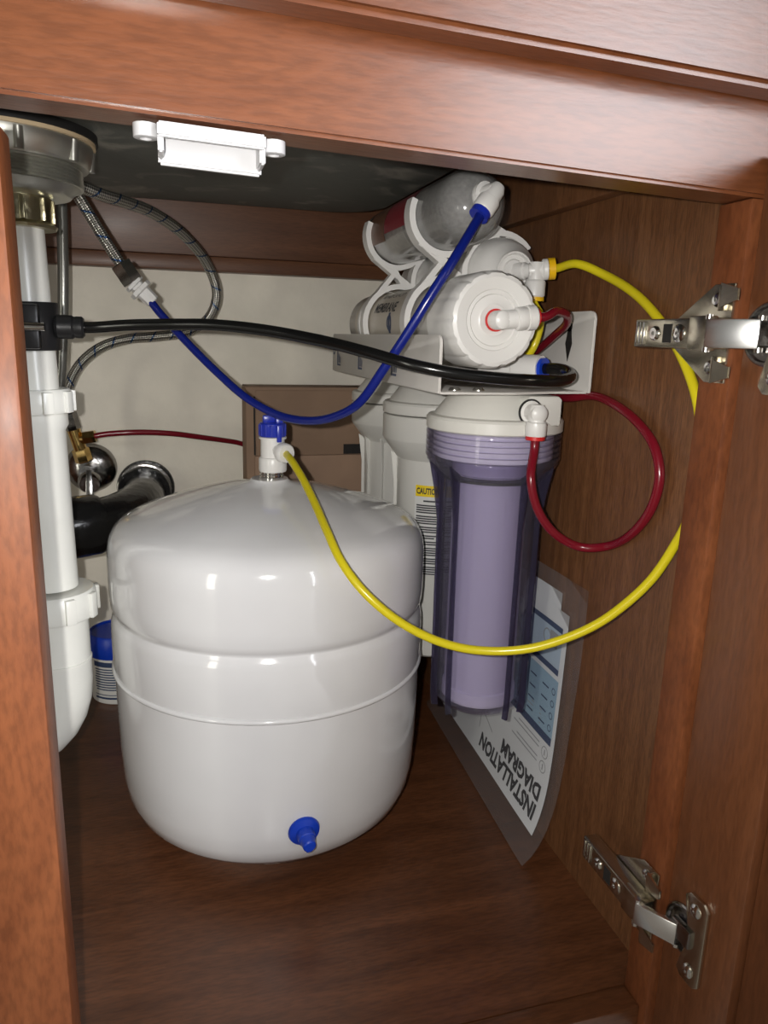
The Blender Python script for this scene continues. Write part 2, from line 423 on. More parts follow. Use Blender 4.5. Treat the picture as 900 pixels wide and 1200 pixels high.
# ------------------------------------------------------------------ hinges
def hinge(zc, label, up=0):
    x = FX - .0004; X_ = (-1, 0, 0); xa = x - .0135        # stile edge, outer face of the arm
    a = box((xa, .3480, zc-.0085), (x-.0018, .4190, zc+.0085), .0012)
    box((xa-.0010, .3485, zc-.0095), (xa+.0040, .3670, zc+.0095), .0010, a)
    h = obj('hinge', a, 'nickel', door); h['label'] = label
    # mounting plate on the inner edge of the stile: two tapering wings with upturned tabs
    pl = prism([(.349, -.0165), (.349, .0165), (.3485, .0270), (.3645, .0270), (.3945, .0085), (.3945, -.0085), (.3645, -.0270), (.3485, -.0270)],
               (x, 0, zc), (0, 1, 0), (0, 0, 1), X_, .0016, None, .0004)
    for s in (-1, 1):
        box((x-.0075, .3520, zc+s*.0190-.0068), (x-.0012, .3538, zc+s*.0190+.0068), .0005, pl)
        prism([(.3395, -.0030), (.3530, -.0066), (.3530, .0066), (.3395, .0030)] if s < 0 else [(.3395, -.0030), (.3530, -.0066), (.3530, .0066), (.3395, .0030)],
              (x-.0060, 0, zc+s*.0205), (0, 1, 0), (0, 0, 1), X_, .0014, pl)
    obj('mounting_plate', pl, 'nickel', h)
    for s in (-1, 1):
        pos = V(x-.0016, .3600, zc+s*.0185)
        obj('screw', lathe([(.0040, 0), (.0040, .0010), (.0028, .0024), (.0012, .0025), (.0010, .0014), (0, .0014)], pos, X_, 16), 'chrome', h)
    for k in range(3): obj('grip_ridge', box((xa-.0010, .4080+k*.0034, zc-.0070), (xa+.0006, .4096+k*.0034, zc+.0070), .0004), 'chrome', h)
    for yy, r in ((.3980, .0044), (.3755, .0052)):
        obj('adjusting_screw', lathe([(r, 0), (r, .0008), (r*.75, .0018), (r*.3, .0018), (r*.25, .0008), (0, .0008)], (xa+.0002, yy, zc), X_, 18), 'chrome', h)
    obj('slot_shade', box((xa-.0003, .3823, zc-.0054), (xa+.0002, .3900, zc+.0054)), 'dark', h)  # dark inlay on the solid arm, painting the shade of its slot
    # link that swings out to the cup in the door
    k0 = V(xa-.0002, .3510, zc); k1 = V(.3005, .3285, zc)
    u = (k1-k0).normalized(); nn = V(-u.y, u.x, 0)
    if nn.x > 0: nn = -nn
    obj('link', prism([(-.001, -.0078), (-.001, .0078), ((k1-k0).length, .0078), ((k1-k0).length, -.0078)], k0 - nn*.0012, u, (0, 0, 1), nn, .0040, None, .0009), 'link', h)
    for s in (-1, 1):
        obj('rivet', cyl(k0 + V(0, 0, s*.0074), k0 + V(0, 0, s*.0100), .0022, seg=12), 'chrome', h)
        obj('pivot_pin', cyl(k1 + V(0, 0, s*.0070), k1 + V(0, 0, s*.0094), .0024, seg=12), 'chrome', h)
    # cup and its flange on the door
    zc += up
    cc = DO + dd*.0175 + V(0, 0, zc)
    obj('cup', lathe([(.0168, 0), (.0168, .0012), (.0158, .0020), (.0145, .0020), (.0138, .0003), (0, .0003)], cc + dn*.0002, dn, 32), 'dark_chrome', h)
    obj('cup_flange', prism([(0.0165, -.0270), (0.0205, -.0310), (0.0315, -.0310), (0.0360, -.0270), (0.0360, .0270), (0.0315, .0310), (0.0205, .0310), (0.0165, .0270), (0.0190, .0150), (0.0220, .0090), (0.0220, -.0090), (0.0190, -.0150)],
               DO + V(0, 0, zc) + dn*.0002, dd, (0, 0, 1), dn, .0026, None, .0006), 'nickel', h)
    for s in (-1, 1):
        pos = DO + dd*.0265 + V(0, 0, zc+s*.0220) + dn*.0028
        obj('screw', lathe([(.0044, 0), (.0044, .0006), (.0028, .0018), (.0010, .0018), (.0008, .0010), (0, .0010)], pos, dn, 16), 'chrome', h)
    obj('cup_lever', prism([(.010, -.0062), (.027, -.0062), (.027, .0062), (.010, .0062)], DO + V(0, 0, zc) + dn*.0008, dd, (0, 0, 1), dn, .0048, None, .0012), 'dark_chrome', h)
hinge(.4545, 'bright metal upper hinge')
hinge(.0820, 'dark metal lower hinge', .004)

# ------------------------------------------------------------------ child latch catch under the top rail
lc = thing('latch_catch', 'white plastic latch catch screwed under the top rail', 'latch', (.022, .356, .518))
zr = lambda x: .5345 - (x+.06)*.0335 - .0102          # underside of the sloping rail (the catch hangs just under it)
def slopebox(x0, x1, y0, y1, d0, d1, bev, bm=None):
    """box hanging d0..d1 below the rail"""
    b = bmesh.new(); vs_ = []
    for x in (x0, x1):
        for y, d in ((y0, d0), (y1, d0), (y1, d1), (y0, d1)): vs_.append(b.verts.new((x, y, zr(x)+.0105-d)))
    b.faces.new(vs_[:4]); b.faces.new(vs_[4:])
    for k in range(4): b.faces.new([vs_[k], vs_[(k+1) % 4], vs_[4+(k+1) % 4], vs_[4+k]])
    bmesh.ops.bevel(b, geom=b.edges[:], offset=bev, segments=2, affect='EDGES')
    return b if bm is None else merge(bm, b)
cb = slopebox(.0005, .0455, .3480, .3520, .0003, .0062, .0008)
slopebox(.0005, .0455, .3525, .3665, .0003, .0030, .0006, cb)
slopebox(.0005, .0455, .3650, .3690, .0003, .0140, .0010, cb)
for x0 in (.0005, .0430): slopebox(x0, x0+.0025, .3500, .3672, .0003, .0120, .0007, cb)
obj('body', cb, 'catch', lc)
for xx in (-.0042, .0500):
    z = zr(xx)+.0105
    e = lathe([(.0052, -.0005), (.0052, -.0058), (.0042, -.0062), (.0026, -.0062), (.0024, -.003), (0, -.003)], (xx, .3575, z), (0, 0, 1), 24)
    obj('screw_ear', e, 'catch', lc)

# ------------------------------------------------------------------ sink basin and drain
def rrect(x0, x1, y0, y1, r, n=8):
    out = []
    for cx, cy, a in ((x1-r, y1-r, 0), (x0+r, y1-r, 90), (x0+r, y0+r, 180), (x1-r, y0+r, 270)):
        for k in range(n+1):
            t = math.radians(a + 90*k/n); out.append((cx+r*math.cos(t), cy+r*math.sin(t)))
    return out
def basin():
    b = bmesh.new(); rings = []
    for off, z, r in ((.016, .5848, .05), (.006, .5860, .055), (.000, .5920, .06), (-.004, .605, .06), (-.010, .7740, .06)):
        rings.append([b.verts.new((x, y, z)) for x, y in rrect(-.52+off, .244-off, .400+off, .890-off, r)])
    for A, B in zip(rings, rings[1:]):
        for k in range(len(A)): b.faces.new([A[k], A[(k+1) % len(A)], B[(k+1) % len(A)], B[k]])
    b.faces.new(rings[0]); b.faces.new(rings[-1])
    return b
tag(obj('sink_basin', basin(), 'undercoat'), 'dark grey coated underside of the kitchen sink', 'sink')

DX, DY = -.100, .628
st = thing('sink_strainer', 'round metal sink strainer fitting above the white drain pipe', 'strainer', (DX, DY, .520))
SX = DX - .005
obj('rubber_gasket', lathe([(.045, .5848), (.0635, .5848), (.0635, .5790), (.045, .5790)][::-1], (SX, DY, 0), seg=64), 'rubber', st)
obj('fibre_washer', lathe([(.045, .5765), (.0620, .5765), (.0620, .5790), (.045, .5790)], (SX, DY, 0), seg=64), 'fibre', st)
ln = lathe([(.044, .5610), (.0560, .5610), (.0578, .5630), (.0600, .5745), (.0600, .5765), (.044, .5765)], (SX, DY, 0), seg=64)
for k in range(9):
    a = 2*math.pi*k/9+.15; c_, s_ = math.cos(a), math.sin(a)
    cyl((SX+.0572*c_, DY+.0572*s_, .5618), (SX+.0585*c_, DY+.0585*s_, .5755), .0034, seg=10, bm=ln)
obj('locknut', ln, 'zinc', st)
th = [(.046, .5470)]
for k in range(6): th += [(.0522, .5476+k*.0023), (.0502, .5488+k*.0023)]
th += [(.050, .5612)]
obj('threaded_body', lathe(th, (SX, DY, 0), seg=64), 'zinc', st)
obj('bowl', lathe([(.024, .5395), (.0380, .5398), (.0430, .5412), (.0455, .5440), (.0500, .5472), (.046, .5475)], (SX, DY, 0), seg=64), 'zinc', st)
cn = lathe([(.0200, .5180), (.0265, .5180), (.0275, .5200), (.0245, .5225), (.0245, .5395), (.020, .5400)], (DX, DY, 0), seg=40)
for k in range(10):
    a = 2*math.pi*k/10; box((DX+.0245*math.cos(a)-.0018, DY+.0245*math.sin(a)-.0018, .5225), (DX+.0245*math.cos(a)+.0018, DY+.0245*math.sin(a)+.0018, .5385), .0005, cn)
obj('coupling_nut', cn, 'olive', st)

dp = thing('drain_pipe', 'white plastic drain pipe and trap hanging below the sink strainer', 'pipe', (DX, DY, .1))
ax = lambda z: V(DX + (.518-z)*.020, DY, z)            # the pipe leans a little
obj('tailpiece', cyl(ax(.5180), ax(.4010), .0180, seg=36), 'pvc', dp)
def slip_nut(z0, z1, r, n=9):
    b = lathe([(r*.72, 0), (r*.96, 0), (r, .002), (r, (z1-z0)*.86), (r*.94, (z1-z0)), (r*.72, (z1-z0))], ax(z0), ax(z1)-ax(z0), 40)
    for k in range(n):
        a = 2*math.pi*k/n + .3; c = ax((z0+z1)/2) + V(r*math.cos(a), r*math.sin(a), 0)
        tb = box((-.0024, -.0040, -(z1-z0)*.46), (.0024, .0040, (z1-z0)*.44), .0008)
        bmesh.ops.rotate(tb, verts=tb.verts[:], cent=(0, 0, 0), matrix=Matrix.Rotation(a, 3, 'Z')); bmesh.ops.translate(tb, verts=tb.verts[:], vec=c)
        merge(b, tb)
    return b
obj('slip_nut', slip_nut(.3840, .4020, .0268), 'pvc', dp)
obj('extension_tube', lathe([(.0225, 0), (.0225, .010), (.0200, .014), (.0190, .136), (.0190, .142)], ax(.3840), ax(.2400)-ax(.3840), 40), 'pvc', dp)
obj('slip_nut', slip_nut(.2170, .2400, .0320), 'pvc', dp)
b = lathe([(.0240, .2170), (.0240, .1790), (.0248, .1788), (.0248, .1770)], ax(0)*0 + V(ax(.2).x, DY, 0), (0, 0, 1), 40)
obj('trap_socket', b, 'pvc', dp)
tx = ax(.2).x
path = [V(tx, DY, .1785), V(tx, DY, .160)] + [V(tx-.050+.050*math.cos(t), DY+.018*(1-math.cos(t)), .160-.062*math.sin(t)) for t in [math.pi*k/14 for k in range(1, 14)]]
path += [V(tx-.100, DY+.036, .160), V(tx-.100, DY+.036, .215)]
obj('trap_bend', tube(path, .0243, 36, raw=True), 'pvc', dp)
obj('trap_arm', tube([V(tx-.100, DY+.036, .205), V(tx-.100, DY+.038, .235), V(tx-.098, DY+.060, .2495), V(tx-.080, DY+.100, .2505), V(-.130, .772, .2505), V(-.118, .782, .2505)], .0190, 24), 'pvc', dp)

# drain saddle with its tube fitting
ds = thing('drain_saddle', 'black saddle clamp round the white drain pipe', 'clamp', ax(.431))
s0 = lathe([(.0184, 0), (.0225, 0), (.0232, .0012), (.0232, .0338), (.0225, .035), (.0184, .035)], ax(.4310), ax(.4660)-ax(.4310), 40)
c0 = ax(.4485)
box((c0.x-.012, c0.y-.0290, c0.z-.0160), (c0.x+.012, c0.y-.0185, c0.z+.0160), .002, s0)
obj('clamp_shell', s0, 'black', ds)
for s in (-1,): obj('flange', box((c0.x+s*.0285-.0065, c0.y-.0060, c0.z-.0140), (c0.x+s*.0285+.0065, c0.y+.0060, c0.z+.0140), .0015), 'black', ds)
obj('clamp_bolt', cyl((c0.x-.030, c0.y-.0305, c0.z), (c0.x+.016, c0.y-.0305, c0.z), .0032, seg=14), 'chrome', ds)
ft = lathe([(.0072, 0), (.0088, .002), (.0088, .012), (.0076, .0135), (.0080, .015), (.0080, .019), (.0066, .0205)], (c0.x+.0205, c0.y-.0100, c0.z+.0003), (1, -.02, 0), 28)
obj('tube_fitting', ft, 'black', ds)

# ------------------------------------------------------------------ water supply at the back wall
tag(obj('supply_riser', tube([V(-.0870, .80, .585), V(-.0890, .800, .53), V(-.0925, .800, .47), V(-.1000, .803, .40), V(-.1130, .812, .33)], .0052, 16), 'grey_hose'), 'straight grey riser hose behind the white drain pipe', 'hose')
ha = thing('faucet_hose', 'braided steel faucet hose ending in a white tube adapter', 'hose', (-0.0278, 0.7000, 0.4921))
obj('hose', tube([(-0.0817, 0.7000, 0.5904), (-0.0728, 0.7000, 0.5713), (-0.0557, 0.7000, 0.5404), (-0.0429, 0.7000, 0.5183), (-0.0322, 0.7000, 0.5009)], .0047, 16), 'braid', ha)
e0, e1, e2, e3 = (-0.0334, 0.7000, 0.5029), (-0.0238, 0.7000, 0.4880), (-0.0137, 0.7000, 0.4779), (-0.0076, 0.7000, 0.4724)
obj('swivel_nut', hexnut(V(*e0)+V(0, 0, 0), e1, .0098), 'steel', ha)
ad = lathe([(.0085, 0), (.0090, .001), (.0090, .003), (.0062, .0036), (.0062, .006), (.0105, .0065), (.0105, .010), (.0066, .011), (.0060, .022), (.0042, .023)], e1, Vector(e3)-Vector(e1), 8)
obj('tube_adapter', ad, 'white', ha)
hb = thing('supply_hose', 'braided steel hose curling in a loop against the back panel', 'hose', (-0.1016, 0.8850, 0.3535))
obj('hose', tube([(-0.0852, 0.7150, 0.5692), (-0.0662, 0.7220, 0.5666), (-0.0498, 0.7350, 0.5632), (-0.0304, 0.7550, 0.5614), (-0.0051, 0.7900, 0.5579), (0.0229, 0.8200, 0.5438), (0.0474, 0.8500, 0.5187), (0.0577, 0.8680, 0.4892), (0.0494, 0.8800, 0.4646), (0.0278, 0.8880, 0.4491), (-0.0066, 0.8900, 0.4425), (-0.0385, 0.8900, 0.4389), (-0.0674, 0.8880, 0.4290), (-0.0905, 0.8880, 0.4092), (-0.1033, 0.8870, 0.3842), (-0.1061, 0.8860, 0.3665)], .0054, 16), 'braid', hb)
obj('ferrule', cyl((-0.1063, 0.8860, 0.3703), (-0.1049, 0.8860, 0.3572), .0068, seg=20), 'dark_chrome', hb)
obj('coupling_nut', hexnut((-0.1049, 0.8860, 0.3572), (-0.1010, 0.8880, 0.3389), .0088), 'dark_chrome', hb)

sv = thing('stop_valve', 'brass tee and chrome stop valve on the back panel', 'valve', (-.090, .945, .284))
obj('escutcheon', lathe([(.0300, 0), (.0296, .002), (.0255, .0075), (.0170, .0125), (.0100, .0140), (0, .0140)], (-.0915, WY-.0005, .283), (0, -1, 0), 40), 'dark_chrome', sv)
obj('valve_stub', cyl((-.0915, WY-.012, .283), (-.0925, .905, .286), .0085, seg=20), 'dark_chrome', sv)
hd = lathe([(.0130, 0), (.0130, .006), (.0110, .009), (0, .009)], (-.0890, .903, .277), (.05, -1, -.35), 20)
for k in range(2): pass
obj('handle', hd, 'dark_chrome', sv)
obj('handle_grip', prism([(-.0045, -.017), (.0045, -.017), (.0030, .013), (-.0030, .013)], (-.0885, .8955, .277), (1, 0, 0), (0, .25, 1), (0, -1, .25), .006, None, .001), 'dark_chrome', sv)
obj('brass_tee', cyl((-0.1010, 0.8880, 0.3389), (-0.0929, 0.8930, 0.3053), .0072, seg=20), 'brass', sv)
obj('brass_collar', hexnut((-0.0958, 0.8920, 0.3162), (-0.0923, 0.8930, 0.3013), .0095), 'brass', sv)
obj('brass_branch', cyl((-0.0957, 0.8890, 0.3273), (-0.0882, 0.8860, 0.3285), .0052, seg=18), 'brass', sv)
obj('compression_nut', hexnut((-0.0908, 0.8860, 0.3295), (-0.0780, 0.8840, 0.3316), .0075), 'brass', sv)

ab = thing('waste_elbow', 'black plastic waste elbow entering the back panel', 'pipe fitting', (-.06, .86, .22))
obj('elbow', tube([V(-.100, .790, .2505), V(-.075, .805, .2510), V(-.050, .835, .2530), V(-.034, .880, .2550), V(-.0290, .958, .2560)], .0245, 28), 'abs', ab)
obj('hub', lathe([(.0215, 0), (.0305, 0), (.0315, .002), (.0315, .038), (.0300, .042), (.022, .042)], (-.110, .775, .2520), (.9, .42, .01), 36), 'abs', ab)
obj('collar', lathe([(.0246, 0), (.0300, 0), (.0310, .002), (.0310, .010), (.0246, .012)], (-.0300, .930, .2560), (.02, 1, 0), 36), 'abs', ab)
obj('band_clamp', lathe([(.0312, 0), (.0328, .0005), (.0328, .0065), (.0312, .007)], (-.0300, .9430, .2560), (.02, 1, 0), 36), 'dark_chrome', ab)
obj('wall_flange', lathe([(.0246, 0), (.0350, 0), (.0340, .003), (.0246, .004)], (-.0290, WY-.0006, .2560), (0, -1, 0), 40), 'abs', ab)

# ------------------------------------------------------------------ tub at the back
cn_ = thing('cleaner_tub', 'small white tub with a blue lid behind the tank', 'tub', (-.0690, .9190, 0))
CXY = V(-.0690, .9190, 0)
obj('body', lathe([(.0325, 0), (.0340, .0015), (.0345, .060), (.0335, .0620)], CXY, seg=40), 'label_white', cn_)
obj('lid', lathe([(.0365, .0600), (.0372, .0615), (.0365, .0760), (.0350, .0850), (.0335, .0870), (.0315, .0872), (.0305, .0850), (0, .0850)], CXY, seg=40), 'blue_cap', cn_)
def tubprint(a, z): return CXY + V(.03475*math.sin(a/.0345), -.03475*math.cos(a/.0345), z)
pb = patch(-.032, .022, .0495, .0560, tubprint, 10, 1); y = .0455
for k in range(9):
    patch(-.031+random.uniform(0, .002), .004+random.uniform(0, .014), y, y+.0016, tubprint, 8, 1, pb); y -= .0033
patch(-.032, .022, .0075, .0100, tubprint, 10, 1, pb); patch(-.032, .022, .0125, .0135, tubprint, 10, 1, pb)
obj('printed_text', pb, 'navy_ink', cn_)

# ------------------------------------------------------------------ cardboard box at the back
bx_ = thing('cardboard_box', 'brown cardboard box standing behind the tank valve', 'box', (.18, .92, 0))
BY = .889
obj('carton', box((.0895, BY, 0), (.302, .9355, .3875), .0012), 'cardboard', bx_)
obj('lower_flap', box((.0990, BY-.0045, .001), (.300, BY-.0006, .3055), .0010), 'cardboard_light', bx_)
obj('corner_slot_shade', box((.0985, BY-.0004, .3060), (.1005, BY+.001, .3760)), 'dark', bx_)  # dark strip on the carton face; the slot's shade is its colour
obj('front_panel', box((.1010, BY-.0022, .3060), (.300, BY-.0004, .3835), .0005), 'cardboard', bx_)
obj('hand_hole_shade', box((.2080, BY-.0027, .3064), (.2320, BY-.0020, .3185)), 'dark', bx_)  # no opening cut: dark slab paints the shade inside the hole

# ------------------------------------------------------------------ storage tank
TX, TY = .0852, .6470
tk = thing('storage_tank', 'large white enamelled pressure tank standing on the cabinet floor', 'tank', (TX, TY, 0))
prof = [(0, .016), (.080, .0165), (.108, .0190), (.1200, .0240), (.1275, .0320), (.1325, .0440), (.1352, .0600), (.1368, .0900), (.1376, .1300), (.1379, .1580)]
obj('lower_shell', lathe(prof + [(.1380, .1595), (.1370, .1600)], (TX, TY, 0), seg=96), 'enamel', tk, sharp=50)
obj('seam_bead', lathe([(.1370, .1596), (.1393, .1601), (.1403, .1616), (.1400, .1631), (.1388, .1640), (.1370, .1641)], (TX, TY, 0), seg=96), 'enamel', tk, sharp=80)
up = [(.1370, .1638), (.1384, .1642), (.1390, .1700), (.1391, .1900), (.1386, .2040), (.1372, .2100), (.1352, .2126), (.1350, .2142), (.1368, .2165), (.1386, .2220), (.1392, .2330), (.1392, .2590), (.1386, .2690), (.1370, .2770), (.1335, .2840), (.1275, .2895), (.1180, .2942), (.1000, .3010), (.0750, .3088), (.0500, .3150), (.0300, .3190), (.0180, .3215), (.0160, .3240), (0, .3240)]
obj('upper_shell', lathe(up, (TX, TY, 0), seg=96), 'enamel', tk, sharp=50)
obj('base_ring', lathe([(.082, 0), (.0900, 0), (.0900, .0175), (.082, .0175)], (TX, TY, 0), seg=64), 'white', tk)
# air valve cap low on the front
a = V(.0925-TX, -.1385, 0).normalized(); fz = .0630
base = V(TX, TY, fz) + a*.1345
ac = obj('air_valve_cap', lathe([(.0125, 0), (.0130, .0012), (.0122, .0032), (.0095, .0042), (.0074, .0050), (.0068, .0120), (.0060, .0126), (.0052, .0190), (.0040, .0200), (0, .0200)], base, a + V(.02, 0, -.10), 28), 'blue_cap', tk)
obj('cap_tab', prism([(-.0022, 0), (.0022, 0), (.0022, .006), (-.0022, .006)], base + a*.012 + V(0, 0, -.0012), V(0, 0, 1).cross(a), (0, 0, -1), a, .0070, None, .0005), 'blue_cap', ac)
# tank ball valve
VX, VY = .0880, .6470
obj('stem_thread', lathe([(.0095, .3230), (.0105, .3235), (.0105, .3250), (.0095, .3256), (.0105, .3262), (.0105, .3276), (.0095, .3282), (.0105, .3288), (.0105, .3310)], (VX-.001, VY, 0), seg=24), 'chrome', tk)
vb = obj('valve_body', lathe([(.0100, .3300), (.0118, .3302), (.0122, .3315), (.0122, .3410), (.0116, .3425), (.0106, .3430), (.0104, .3590), (.0120, .3592), (.0122, .3606), (.0100, .3612)], (VX, VY, 0), seg=32), 'white', tk)
kn = lathe([(.0112, .3612), (.0114, .3615), (.0114, .3722), (.0104, .3732), (0, .3732)], (VX, VY, 0), seg=32)
for k in range(14):
    a_ = 2*math.pi*k/14; cyl((VX+.0112*math.cos(a_), VY+.0112*math.sin(a_), .3620), (VX+.0112*math.cos(a_), VY+.0112*math.sin(a_), .3715), .0010, seg=6, bm=kn)
box((VX-.0086, VY-.0030, .3725), (VX+.0020, VY+.0030, .3795), .0012, kn)
box((VX+.0020, VY-.0060, .3700), (VX+.0085, VY+.0020, .3775), .0012, kn)
box((VX+.0020, VY-.0128, .3570), (VX+.0062, VY-.0098, .3720), .0008, kn)
obj('knob', kn, 'blue', vb)
pd = V(.42, -.86, -.08).normalized()
obj('port', lathe([(.0062, .006), (.0062, .0135), (.0082, .0140), (.0086, .0150), (.0086, .0205), (.0076, .0220), (.0040, .0222)], (VX, VY, .3500), pd, 28), 'white', vb)

# ------------------------------------------------------------------ water filter unit on the right wall
HX, HY, PITCH = .2595, .563, .130
fu = thing('water_filter', 'multi stage water filter unit with three upright canisters on a bracket', 'water filter', (HX, .69, .13))
# bracket: a folded steel channel
BX0, BX1, BZ = .186, .3125, .4112
bk = prism([(BX0, .4960), (.245, .4960), (.285, .5120), (BX1, .5120), (BX1, .8450), (BX0, .8450)], (0, 0, BZ-.0018), (1, 0, 0), (0, 1, 0), (0, 0, 1), .0018, None, .0004)
def rr_plate(x, y0, y1, z0, z1, r, t, bm):
    pts = [(y0, z0), (y1, z0)]
    for cy, cz, a0 in ((y1-r, z1-r, 0), (y0+r, z1-r, 90)):
        for k in range(7):
            t_ = math.radians(a0+90*k/6); pts.append((cy+r*math.cos(t_), cz+r*math.sin(t_)))
    return prism(pts, (x, 0, 0), (0, 1, 0), (0, 0, 1), (1, 0, 0), t, bm, .0004)
rr_plate(BX0-.0018, .4960, .8450, BZ-.0010, .4505, .006, .0022, bk)
rr_plate(BX1-.0012, .5080, .8450, BZ-.0010, .4715, .006, .0022, bk)
bkt = obj('bracket', bk, 'bracket', fu)
ks = lathe([(.0038, 0), (.0038, .0003), (0, .0003)], (BX1-.0012, .5430, .4600), (-1, 0, 0), 16)
prism([(-.0026, -.0200), (.0000, -.0270), (.0026, -.0200), (.0052, -.0130), (.0036, -.0070), (.0028, -.0010), (-.0028, -.0010), (-.0036, -.0070), (-.0052, -.0130)], (BX1-.0012, .5430, .4600), (0, 1, 0), (0, 0, 1), (-1, 0, 0), .0003, ks)
obj('keyhole_shade', ks, 'dark', bkt)  # plate stays uncut; keyhole drawn as a patch of painted shade
for xx in (.203, .222):
    obj('screw', lathe([(.0046, 0), (.0046, .0008), (.0032, .0022), (0, .0024)], (xx, .512, BZ), (0, 0, 1), 18), 'steel', bkt)
# printed marks on the side of the bracket
def bp_(a, b): return V(BX0-.00195, .845-a, b)     # a runs toward the front
obj('printed_emblem', circle_line(.008, .4355, .0080, .0024, lambda a, b: V(BX0-.00195, .845-(.008+(a-.008)*.9), b), bmesh.new()), 'navy_ink', bkt)
for a0 in (.024, .118, .232):
    mk = patch(a0, a0+.0050, .4165, .4320, bp_); patch(a0+.005, a0+.016, .4165, .4185, bp_, 1, 1, mk)
    for q in range(3): patch(a0+.0068+q*.0036, a0+.0092+q*.0036, .4195, .4290-q*.0015, bp_, 1, 1, mk)
    o_ = obj('printed_mark', mk, 'navy_ink', bkt); o_['kind'] = 'stuff'

HZ = BZ - .0018
capz = [(0, 0), (.0325, 0), (.0350, -.0012), (.0490, -.0190), (.0500, -.0205), (.0545, -.0215), (.0560, -.0235), (.0560, -.0315), (.0548, -.0325), (0, -.0325)]
def cap(hy, parent, port=False):
    b = lathe(capz, (HX, hy, HZ), seg=64)
    c = obj('canister_cap', b, 'housing', parent, sharp=30)
    if port: obj('cap_thread', lathe([(.0440, 0), (.0494, 0)] + sum([[(.0494, -.0006-q*.0046), (.0494, -.0034-q*.0046), (.0462, -.0040-q*.0046), (.0462, -.0046-q*.0046)] for q in range(5)], []) + [(.0440, -.0240)], (HX, hy, HZ-.0327), seg=56), 'cartridge', c)
    # port boss toward the front
    bo = prism([(.0030, -.0250), (.0330, -.0250), (.0330, -.0045), (.0300, -.0020), (.0060, -.0020), (.0030, -.0045)], (HX, hy-.0505, HZ), (1, 0, 0), (0, 0, 1), (0, 1, 0), .034, None, .0015)
    obj('port_boss', bo, 'housing', c)
    return c
CZ = HZ - .0330
# --- clear front canister
ch = obj('clear_canister', (lambda: lathe(
    [(.0530, 0), (.0555, -.0006)] + sum([[(.0557, -.0010-k*.0046), (.0557, -.0036-k*.0046), (.0536, -.0042-k*.0046), (.0536, -.0050-k*.0046)] for k in range(5)], []) +
    [(.0545, -.0250), (.0500, -.0330), (.0440, -.0390), (.0428, -.0420), (.0418, -.1200), (.0405, -.2250), (.0390, -.2360), (.0340, -.2420), (.0220, -.2440), (0, -.2440),
     ][:] + [(0, -.2400), (.0215, -.2400), (.0320, -.2380), (.0358, -.2330), (.0368, -.2240), (.0382, -.1200), (.0392, -.0420), (.0460, -.0300), (.0500, -.0200), (.0500, 0)],
    (HX, HY, CZ), seg=72))(), 'violet', fu, sharp=30)
for ang in (-36, 36, -66, 66, 114, -114, 144, -144):
    t = math.radians(ang) + math.atan2(-HY, -HX); d = V(math.cos(t), math.sin(t), 0)
    rb = prism([(.0420, -.0340), (.0545, -.0262), (.0500, -.0480), (.0462, -.0750), (.0452, -.2330), (.0438, -.2440), (.0380, -.2450), (.0395, -.2300), (.0412, -.1200)], V(HX, HY, CZ) - d.cross(V(0, 0, 1))*.0009, d, (0, 0, 1), d.cross(V(0, 0, 1)), .0018, None)
    obj('rib', rb, 'violet_rib', ch)
obj('cartridge', lathe([(0, -.0200), (.0280, -.0200), (.0325, -.0220), (.0325, -.0360), (.0310, -.0370), (.0310, -.2250), (.0325, -.2260), (.0325, -.2370), (.0300, -.2385), (0, -.2385)], (HX, HY, CZ), seg=48), 'cartridge', ch)
obj('seal_ring', lathe([(.0392, -.0375), (.0425, -.0380), (.0425, -.0400), (.0392, -.0405)], (HX, HY, CZ), seg=48), 'rubber', ch)
cap(HY, fu, True)
